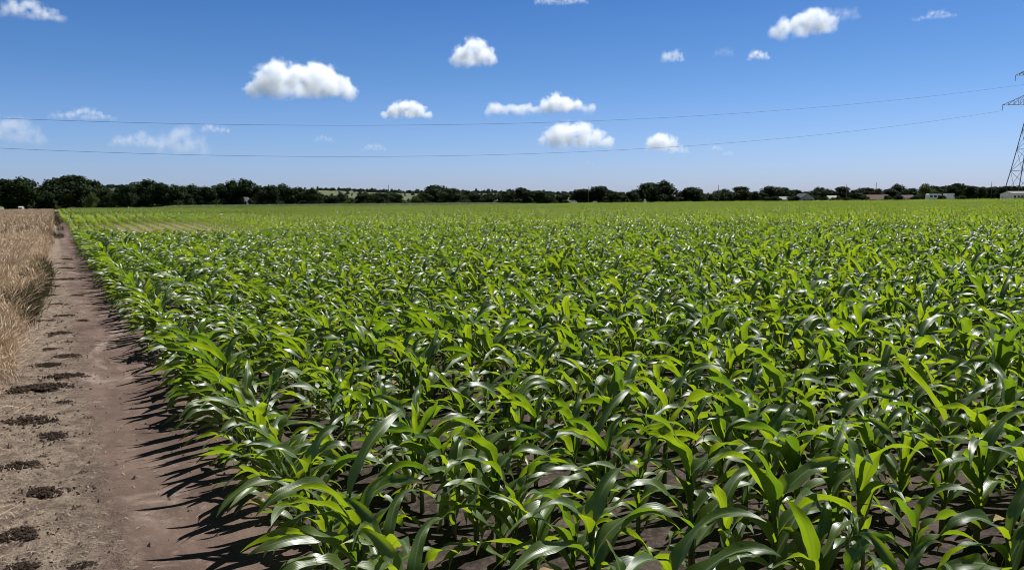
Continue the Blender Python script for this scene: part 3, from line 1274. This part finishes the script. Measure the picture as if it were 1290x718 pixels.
# woodland that reads as one dark mass at the right, and the wooded hills
low_trees = [crown_mesh(tr, M_TREE, 9, 90, 0.07, 0.02, 'wood_shape') for _ in range(3)]
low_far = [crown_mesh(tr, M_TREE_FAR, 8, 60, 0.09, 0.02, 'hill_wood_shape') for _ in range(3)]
pts = []
for k in range(150):
    px = 1184 + 190 * k / 149 + tr.uniform(-3, 3)
    dep = tr.uniform(345, 385)
    b = ground_at(px, dep)
    top = 235 + tr.uniform(-0.5, 2.0) - 3.5 * math.exp(-((px - 1206) / 8) ** 2)
    hh = at(px, top, dep).z - b.z
    pts.append((b.x, b.y, b.z, 0, 0, tr.uniform(0, 6.28), hh * 1.05, tr.randrange(3)))
o = scatter('woodland', pts, low_trees)
tag(o, 'long dark wood behind the white buildings at the right', 'wood', kind='stuff')
pts = []
for k in range(4200):
    px = tr.uniform(-150, 1400)
    tt = tr.choice((tr.uniform(0.86, 1.0), tr.uniform(0.05, 0.95)))
    dep = 900 + 1800 * (0.88 if tt > 0.86 else tt)
    p = at(px, 254, dep)
    if mnoise.noise(Vector((p.x * 0.006, p.y * 0.006, 1))) < -0.16:
        continue
    q = at(px, hill_top(px) + 1.6, 2400)
    t_ = (dep - 900) / 1800
    hz = q.z * smooth(0, 0.85, t_) + 4 * mnoise.noise(Vector((p.x * 0.004, p.y * 0.004, 0))) * smooth(0, 0.4, t_) - 0.8
    pts.append((p.x, p.y, hz, 0, 0, tr.uniform(0, 6.28), tr.uniform(6, 13) * (0.7 + 0.5 * t_), tr.randrange(3)))
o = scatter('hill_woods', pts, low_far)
tag(o, 'scattered woods on the low hills along the horizon', 'woods', kind='stuff')

# dark weed clumps at the far end of the corn
for px, dep, h, lab in ((74, 205, 1.6, 'dark leafy weed clump at the far end of the dirt path'),
                        (148, 215, 1.5, 'dark weed clump sticking up behind the furrowed corner, left one'),
                        (157, 218, 1.2, 'dark weed clump sticking up behind the furrowed corner, right one')):
    b = ground_at(px, dep)
    me = weed_mesh(wr, 60, h * 1.2, 'weed_clump')
    o = link('weed_clump', me)
    o.location = b
    tag(o, lab, 'weed', 'weed clumps at the far end of the corn')


# ------------------------------------------------------------------ buildings and vehicles far off
def house(px, wd, top, bot, dep, label, wall, roof, nwin=3, depth_m=7.0, gable_side=False, name='house', cat='house', rz=0.0, roof_share=0.45, door=True):
    b = ground_at(px, dep)
    w = wd * dep / FPX
    zt = at(px, top, dep).z - b.z
    t = thing(name, label, cat, b, -YAW + rz)
    ze = zt * (1 - roof_share)
    mb = MB()
    hw, hd = w / 2, depth_m / 2
    mb.box((-hw, -hd, -0.2), (hw, hd, ze))
    if gable_side:       # gable faces the camera
        mb.poly([(-hw, -hd, ze), (hw, -hd, ze), (0, -hd, zt)])
        mb.poly([(hw, hd, ze), (-hw, hd, ze), (0, hd, zt)])
    else:
        mb.poly([(hw, -hd, ze), (hw, hd, ze), (hw, 0, zt)])
        mb.poly([(-hw, hd, ze), (-hw, -hd, ze), (-hw, 0, zt)])
    mb.build('wall', wall, t, False)
    rb = MB()
    e, th = min(0.35, w * 0.05), 0.14
    if gable_side:
        for s in (-1, 1):
            a1, a2 = (s * (hw + e), -hd - e, ze - e * (zt - ze) / hw + 0.02), (0, -hd - e, zt + 0.02)
            b1, b2 = (a1[0], hd + e, a1[2]), (0, hd + e, zt + 0.02)
            up = lambda p: (p[0], p[1], p[2] + th)
            rb.poly([a1, a2, b2, b1]); rb.poly([up(a1), up(b1), up(b2), up(a2)])
            rb.poly([a1, up(a1), up(a2), a2]); rb.poly([b1, b2, up(b2), up(b1)]); rb.poly([a1, b1, up(b1), up(a1)])
    else:
        for s in (-1, 1):
            a1, a2 = (-hw - e, s * (hd + e), ze - e * (zt - ze) / hd + 0.02), (-hw - e, 0, zt + 0.02)
            b1, b2 = (hw + e, a1[1], a1[2]), (hw + e, 0, zt + 0.02)
            up = lambda p: (p[0], p[1], p[2] + th)
            rb.poly([a1, a2, b2, b1]); rb.poly([up(a1), up(b1), up(b2), up(a2)])
            rb.poly([a1, up(a1), up(a2), a2]); rb.poly([b1, b2, up(b2), up(b1)]); rb.poly([a1, b1, up(b1), up(a1)])
    rb.build('roof', roof, t, False)
    for i in range(nwin):
        xc = -hw + w * (i + 0.5) / nwin
        ww, wh = min(0.6, w / nwin * 0.3), ze * 0.36
        zc = ze * 0.58
        wb = MB()
        for (lo, hi) in (((-ww, -0.06, -wh / 2 - 0.07), (ww, 0.0, -wh / 2)), ((-ww, -0.06, wh / 2), (ww, 0.0, wh / 2 + 0.07)),
                         ((-ww - 0.07, -0.06, -wh / 2 - 0.07), (-ww, 0.0, wh / 2 + 0.07)), ((ww, -0.06, -wh / 2 - 0.07), (ww + 0.07, 0.0, wh / 2 + 0.07))):
            wb.box(lo, hi)
        fo = wb.build('window', M_WHITE, t, False)
        fo.location = (xc, -hd - 0.003, zc)
        pb = MB()
        pb.box((-ww, -0.03, -wh / 2), (ww, -0.012, wh / 2))
        pb.build('pane', M_PANE, fo, False)
    if door:
        db = MB()
        db.box((-0.45, -0.05, 0), (0.45, 0, min(2.0, ze * 0.8)))
        do = db.build('door', M_WOOD, t, False)
        do.location = (hw * 0.0 + w / nwin * 0.5 if nwin % 2 else 0.0, -hd - 0.006, 0)
    return t


house(1012, 16, 244.3, 252, 270, 'white gabled house half hidden by trees', M_GREYW, M_ROOFG, 2, 8, True)
house(985, 16, 248.5, 252, 272, 'low beige shed left of the white gabled house', M_BEIGE, M_ROOFG, 2, 5, name='shed', cat='shed')
house(1047, 11, 247, 251, 275, 'small pale outbuilding right of the white gabled house', M_BEIGE, M_ROOFG, 1, 5, name='outbuilding', cat='outbuilding')
house(1104, 26, 246, 251.5, 278, 'long low barn with red brown roof among the trees', M_BEIGE, M_ROOF, 4, 7, name='barn', cat='barn', roof_share=0.6)
house(1142, 14, 246.3, 250.5, 276, 'small red roofed cottage with white wall right of the barn', M_WHITE, M_ROOF, 2, 6, name='cottage', cat='cottage')
house(1281, 27, 241.5, 249, 300, 'long white building with a row of windows under the pylon', M_WHITE, M_ROOFG, 6, 8, name='farm_building', cat='building', roof_share=0.25)
house(310, 7, 249, 256, 279, 'tiny white house peeping out under the trees at left', M_WHITE, M_ROOFG, 1, 5, True, name='cottage', cat='cottage')
house(26, 5, 260.7, 263, 240, 'tiny white hut standing at the far edge of the wheat', M_GREYW, M_GREYW, 1, 1.0, door=False, name='hut', cat='hut', roof_share=0.2)


def vehicle(px, wd, top, dep, label, van=False):
    b = ground_at(px, dep)
    w = wd * dep / FPX
    h = at(px, top, dep).z - b.z
    t = thing('delivery_van' if van else 'camper_trailer', label, 'van' if van else 'caravan', b, -YAW)
    hw, hd = w / 2, 1.05
    prof = [(-hw, 0.4), (hw, 0.4), (hw, 1.1), (hw * 0.82, 1.25), (hw * 0.68, h * 0.75), (hw * 0.62, h), (-hw, h)] if van else \
        [(-hw, 0.55), (hw * 0.92, 0.55), (hw, 1.2), (hw * 0.93, h * 0.9), (hw * 0.8, h), (-hw * 0.9, h), (-hw, h * 0.9)]
    mb = MB()
    mb.poly([(x, -hd, z) for x, z in prof])
    mb.poly([(x, hd, z) for x, z in reversed(prof)])
    for i in range(len(prof)):
        (x0, z0), (x1, z1) = prof[i], prof[(i + 1) % len(prof)]
        mb.poly([(x1, -hd, z1), (x0, -hd, z0), (x0, hd, z0), (x1, hd, z1)])
    mb.build('body', M_WHITE, t, False)
    for i in range(1 if van else 3):
        pb = MB()
        xc = hw * 0.6 if van else -hw * 0.6 + i * hw * 0.6
        ww = hw * 0.14 if van else hw * 0.2
        pb.box((xc - ww, -hd - 0.02, h * 0.55), (xc + ww, -hd - 0.004, h * 0.78))
        pb.build('window', M_PANE, t, False)
    for s in (-0.6, 0.55):
        for sd in (-1, 1):
            wb = MB()
            wb.tube([(hw * s, sd * hd - 0.1, 0.33), (hw * s, sd * hd + 0.1, 0.33)], 0.33, 14)
            wb.build('wheel', M_RUBBER, t, False)


vehicle(1176, 17, 244.3, 272, 'long white camper trailer parked before the dark wood')
vehicle(1196, 12, 243.7, 274, 'white box van parked right of the camper trailer', True)


def pole(px, top, dep, label, arm=True):
    b = ground_at(px, dep)
    h = at(px, top, dep).z - b.z
    t = thing('utility_pole', label, 'pole', b, -YAW + 0.3, 'utility poles along the treeline')
    mb = MB()
    mb.tube([(0, 0, -0.2), (0, 0, h)], [0.13, 0.09], 8)
    mb.build('pole', M_WOOD, t)
    if arm:
        ab = MB()
        ab.box((-0.9, -0.2, h - 0.55), (0.9, -0.135, h - 0.40))
        ab.build('crossarm', M_WOOD, t, False)
        for x in (-0.8, 0.0, 0.8):
            ib = MB()
            ib.tube([(x, -0.168, h - 0.4), (x, -0.168, h - 0.2)], [0.05, 0.03], 6)
            ib.build('insulator', M_GLASSI, t)


for px, top, lab in ((490, 233, 'thin pole rising above the low dark hedge trees'), (741, 234.5, 'short pole beside the tree pair left of centre right'),
                     (905, 233, 'pole right of the lone rounded tree'), (1066, 232, 'pole between the white gabled house and the barn'),
                     (1103, 230, 'pole rising directly behind the long barn'), (1248, 229, 'pole above the dark wood left of the pylon')):
    pole(px, top, 282 if px < 1200 else 330, lab, False)
for k, px in enumerate((1209, 1231, 1253, 1263, 1285)):
    b = ground_at(px, 256)
    mb = MB()
    mb.tube([(0, 0, -0.2), (0, 0, 1.5), (0, 0, 1.58)], [0.10, 0.09, 0.03], 7)
    o = mb.build('fence_post', M_WOOD)
    o.location = b
    tag(o, 'weathered fence post at the far right field edge, %s from the left' % nth(k + 1), 'fence post', 'fence posts at the far right field edge')


# ------------------------------------------------------------------ pylon and wires
def pylon():
    dep = 350
    b = ground_at(1296, dep)
    k = dep / FPX                       # metres per photo pixel
    t = thing('transmission_tower', 'steel lattice power pylon cut by the right edge of the photo', 'pylon', b, -YAW - R(12))
    def zz(py):
        return at(1296, py, dep).z - b.z
    lv = [(zz(252), 28), (zz(215), 20.5), (zz(188), 15.5), (zz(165), 11.5), (zz(148), 8.5), (zz(133), 6), (zz(118), 4.6), (zz(97), 3.6), (zz(85), 3.0), (zz(66), 0.5)]
    lv = [(z, w * k * 0.80) for z, w in lv]
    c4 = ((-1, -1), (1, -1), (1, 1), (-1, 1))
    # legs
    for cx, cy in c4:
        mb = MB()
        mb.tube([(cx * w, cy * w, z) for z, w in lv], [0.20] * 5 + [0.15] * 5, 5)
        mb.build('leg', M_STEEL, t, False)
    mb = MB()
    for (z0, w0), (z1, w1) in zip(lv[:-1], lv[1:]):
        for i in range(4):
            (ax, ay), (bx, by) = c4[i], c4[(i + 1) % 4]
            mb.tube([(ax * w0, ay * w0, z0), (bx * w1, by * w1, z1)], 0.09, 4)
            mb.tube([(bx * w0, by * w0, z0), (ax * w1, ay * w1, z1)], 0.09, 4)
            mb.tube([(ax * w1, ay * w1, z1), (bx * w1, by * w1, z1)], 0.09, 4)
    mb.build('bracing', M_STEEL, t, False)
    tips = []
    for py0, py1, half, wb in ((133, 118, 36.5, 5.5), (97, 86, 24, 3.6)):
        z0, z1 = zz(py0), zz(py1)
        for s in (-1, 1):
            mb = MB()
            tip = (s * half * k, 0, z0)
            w = wb * k
            for sy in (-1, 1):
                mb.tube([(s * w * 0.9, sy * w, z0), tip], 0.13, 4)
                mb.tube([(s * w * 0.9, sy * w, z1), tip], 0.13, 4)
                n = 5
                for q in range(1, n):
                    f0, f1 = (q - 1) / n, q / n
                    lo0 = Vector((s * w * 0.9, sy * w, z0)).lerp(Vector(tip), f1)
                    up0 = Vector((s * w * 0.9, sy * w, z1)).lerp(Vector(tip), f0)
                    up1 = Vector((s * w * 0.9, sy * w, z1)).lerp(Vector(tip), f1)
                    mb.tube([tuple(up0), tuple(lo0)], 0.07, 4)
                    mb.tube([tuple(lo0), tuple(up1)], 0.07, 4)
            mb.build('crossarm', M_STEEL, t, False)
            ib = MB()
            zl = z0 - 2.6
            ib.tube([(tip[0], 0, z0)] + [(tip[0], 0, z0 - 0.25 - 0.19 * q) for q in range(12)] + [(tip[0], 0, zl)],
                    [0.06] + [0.16 if q % 2 else 0.07 for q in range(12)] + [0.06], 8)
            ib.build('insulator', M_GLASSI, t)
            tips.append((tip[0], 0, zl))
    mw = Matrix.Translation(b) @ Matrix.Rotation(-YAW - R(12), 4, 'Z')
    return [mw @ Vector(q) for q in tips]


tips = pylon()


def wire(attach, pts3, label, end_px=-420, end_dep=210):
    """a sagging cable from the pylon to a far point left of the picture, through the picture points"""
    A = Vector((attach.x, attach.y, 0))
    E = at(end_px, 254, end_dep)
    E = Vector((E.x, E.y, 0))
    D = E - A
    ss, hh = [0.0], [attach.z]
    for px, py in pts3:
        d = ray(px, py)
        # horizontal intersection of the view ray with the cable's vertical plane
        det = d.x * -D.y - d.y * -D.x
        k = (A.x * -D.y - A.y * -D.x) / det
        s = (d.x * A.y - d.y * A.x) / det
        ss.append(s)
        hh.append(CAM.z + d.z * k)
    co = np.polyfit(ss, hh, 2)
    co[2] += attach.z - np.polyval(co, 0)
    pts = []
    for i in range(97):
        s = i / 96 * 1.25
        pts.append((A.x + D.x * s, A.y + D.y * s, float(np.polyval(co, s))))
    mb = MB()
    mb.tube(pts, 0.052, 5)
    o = mb.build('power_line', M_WIRE)
    tag(o, label, 'power line', 'power lines strung from the pylon')


wire(tips[3], [(0, 148.5), (300, 156.5), (640, 157.5), (930, 141)], 'upper of the two power lines crossing the sky')
wire(tips[0], [(0, 187.5), (400, 198), (640, 194.5), (1060, 168)], 'lower of the two power lines crossing the sky')


# ------------------------------------------------------------------ clouds
def cloud_material(name, blobs, dens, size, soft, amp):
    t = NT(name)
    p = t.n('TexCoord').outputs['Object']
    nz = t.noise(p, 3.2 / size, 7, 0.66, 0.2)
    f = None
    for c, r_ in blobs:
        d = t.n('VectorMath', operation='DISTANCE')
        t.l(p, d.inputs[0])
        d.inputs[1].default_value = c
        g_ = t.math('MULTIPLY_ADD', d.outputs['Value'], -1.0 / r_, 1.0)
        if f is None:
            f = g_
        else:
            f = t.math('SMOOTH_MAX', f, g_, 0.12)
    f = t.math('ADD', f, t.math('MULTIPLY', t.math('SUBTRACT', nz, 0.5), amp))
    f = t.math('SUBTRACT', f, amp * 0.25)
    zc = t.sep(p)[2]
    foot = t.maprange(t.math('ADD', zc, t.math('MULTIPLY', nz, size * 0.25)), size * 0.08, size * 0.62, 0.07, 1.0)
    dn = t.math('MULTIPLY', t.math('MULTIPLY', t.maprange(f, 0.0, soft), foot), dens)
    pv = t.n('VolumePrincipled')
    pv.inputs['Color'].default_value = (0.975, 0.988, 1.0, 1)
    pv.inputs['Anisotropy'].default_value = 0.1
    t.l(dn, pv.inputs['Density'])
    t.l(pv.outputs[0], t.out.inputs['Volume'])
    return t.m


# picture place, width, height (photo pixels), density, softness, label
CLOUDS = [(38, 12, 98, 30, 1.0, 0.5, 'soft white cloud in the upper left corner'),
          (707, -1, 76, 18, 0.8, 0.5, 'white cloud cut by the top edge of the photo'),
          (383, 101, 146, 52, 2.0, 0.22, 'largest white cumulus cloud, puffy and flat based'),
          (598, 66, 64, 40, 1.6, 0.25, 'small white puff above the upper power line, left of centre'),
          (513, 137, 72, 27, 1.6, 0.25, 'small dome shaped cloud just above the upper power line'),
          (678, 129, 148, 34, 1.6, 0.25, 'long low cloud with a peaked top right of the dome cloud'),
          (727, 170, 106, 38, 1.4, 0.25, 'broad cloud between the two power lines'),
          (834, 177, 48, 32, 1.2, 0.28, 'small peaked cloud touching the lower power line'),
          (856, 188, 34, 14, 0.5, 0.5, 'thin tail of cloud on the lower power line'),
          (1010, 29, 84, 40, 1.5, 0.28, 'bright slanting cloud high on the right'),
          (1060, 15, 56, 28, 0.34, 0.6, 'wispy shred of cloud right of the bright slanting cloud'),
          (847, 70, 38, 20, 0.9, 0.5, 'small faint puff high right of centre'),
          (955, 69, 34, 17, 0.8, 0.45, 'small oval puff below the bright slanting cloud'),
          (912, 65, 34, 18, 0.16, 0.6, 'very faint shred between two small puffs'),
          (1177, 19, 62, 15, 0.5, 0.6, 'thin curved wisp near the upper right corner'),
          (105, 143, 96, 20, 0.75, 0.6, 'thin hazy streak just above the upper power line at left'),
          (20, 163, 80, 46, 0.8, 0.6, 'hazy cloud at the left edge between the power lines'),
          (172, 175, 80, 28, 0.75, 0.6, 'flat hazy cloud between the power lines at left'),
          (230, 176, 80, 46, 0.75, 0.6, 'taller hazy cloud between the power lines at left'),
          (270, 161, 48, 16, 0.6, 0.6, 'small hazy streak above the taller hazy cloud'),
          (408, 174, 34, 12, 0.28, 0.6, 'faint speck of cloud below the largest cumulus'),
          (471, 185, 40, 13, 0.36, 0.6, 'faint flat cloud below the dome cloud'),
          (903, 186, 18, 9, 0.4, 0.6, 'tiny puff right of the peaked cloud, upper one'),
          (917, 193, 20, 9, 0.3, 0.6, 'tiny puff right of the peaked cloud, lower one'),
          (740, 203, 22, 10, 0.12, 0.6, 'faint tiny puff under the broad cloud')]
cr = random.Random(33)
# silhouettes of the larger clouds: (place along the width, height of the top)
PROFILES = {(383, 101): [(-.92, .40), (-.68, .92), (-.5, 1.0), (-.28, .78), (-.08, .92), (.12, .84), (.28, 1.0), (.5, .84), (.68, .68), (.9, .42)],
            (598, 66): [(-.85, .62), (-.4, .88), (0, 1.0), (.4, .84), (.75, .5)],
            (513, 137): [(-.85, .34), (-.45, .72), (0, 1.0), (.4, .8), (.85, .36)],
            (678, 129): [(-.92, .46), (-.65, .56), (-.35, .44), (0, .5), (.2, .8), (.34, 1.0), (.52, .72), (.75, .6), (.94, .3)],
            (727, 170): [(-.88, .66), (-.6, .98), (-.2, .92), (.15, 1.0), (.45, .66), (.85, .34)],
            (834, 177): [(-.8, .4), (-.3, 1.0), (.1, .8), (.6, .42)],
            (1010, 29): [(-.9, .30), (-.5, .55), (-.1, .80), (.3, 1.0), (.6, .92), (.9, .7)],
            (707, -1): [(-.9, .5), (-.3, .9), (.3, .9), (.9, .5)]}


def make_cloud(px, py, wd, ht, dens, soft, label):
    base = at(px, py + ht * 0.5, 1.0)
    el = (base.z - CAM.z)
    dep = min(9000, 620 / max(el, 0.05))
    k = dep / FPX
    w, h = wd * k, ht * k
    b = at(px, py + ht * 0.5, dep)
    blobs = []
    hw = w / 2
    prof = PROFILES.get((px, py))
    if prof is None:
        n = max(5, min(12, int(round(wd / ht * 2.4)) + 2))
        prof = []
        for i in range(n):
            u = -0.88 + 1.76 * (i + 0.5) / n + cr.uniform(-0.06, 0.06)
            prof.append((u, min(1, max(0.35, (1 - abs(u) ** 2) * cr.uniform(0.7, 1.1)))))
    n = max(6, min(20, int(math.ceil(wd / (0.24 * ht)))))
    fine = []
    for i in range(n):
        u = prof[0][0] + (prof[-1][0] - prof[0][0]) * i / (n - 1)
        v = prof[-1][1]
        for (u0, v0), (u1, v1) in zip(prof, prof[1:]):
            if u0 <= u <= u1:
                v = v0 + (v1 - v0) * (u - u0) / (u1 - u0)
                break
        fine.append((u + cr.uniform(-0.02, 0.02), max(0.3, v - cr.choice((0, 0, 0.10)))))
    for u, v in fine:
        r_ = h * max(0.25, min(0.33, v * 0.42)) * cr.uniform(0.9, 1.1)
        z = max(v * h - r_, r_ * 0.75)
        blobs.append(((u * (hw - r_ * 0.6), cr.uniform(-0.2, 0.2) * h, z), r_ * 1.55))
        if v > 0.62 and len(blobs) < 26:
            r2 = h * 0.30 * cr.uniform(0.85, 1.1)
            blobs.append(((u * (hw - r2 * 0.6) * 0.95, cr.uniform(-0.25, 0.25) * h, h * 0.26), r2 * 1.42))
    for u in (-0.5, -0.17, 0.17, 0.5):
        if ht / wd > 0.3:
            blobs.append(((u * hw, 0, h * 0.42), h * 0.48))
    bm = bmesh.new()
    for c, r_ in blobs:
        bmesh.ops.create_icosphere(bm, subdivisions=2, radius=r_ * 1.06, matrix=Matrix.Translation(c))
    me = bpy.data.meshes.new('cloud')
    bm.to_mesh(me)
    bm.free()
    me.materials.append(cloud_material('cloud_vapour', blobs, dens * 3.7 / h, h, soft * 1.9, 1.4))
    o = link('cloud', me)
    o.location = b
    o.rotation_euler = (0, 0, -math.atan2(b.x, b.y))
    rm = o.modifiers.new('union', 'REMESH')
    rm.mode = 'VOXEL'
    rm.voxel_size = h / 12
    tag(o, label, 'cloud', 'white clouds in the blue sky')


for c in CLOUDS:
    make_cloud(*c)
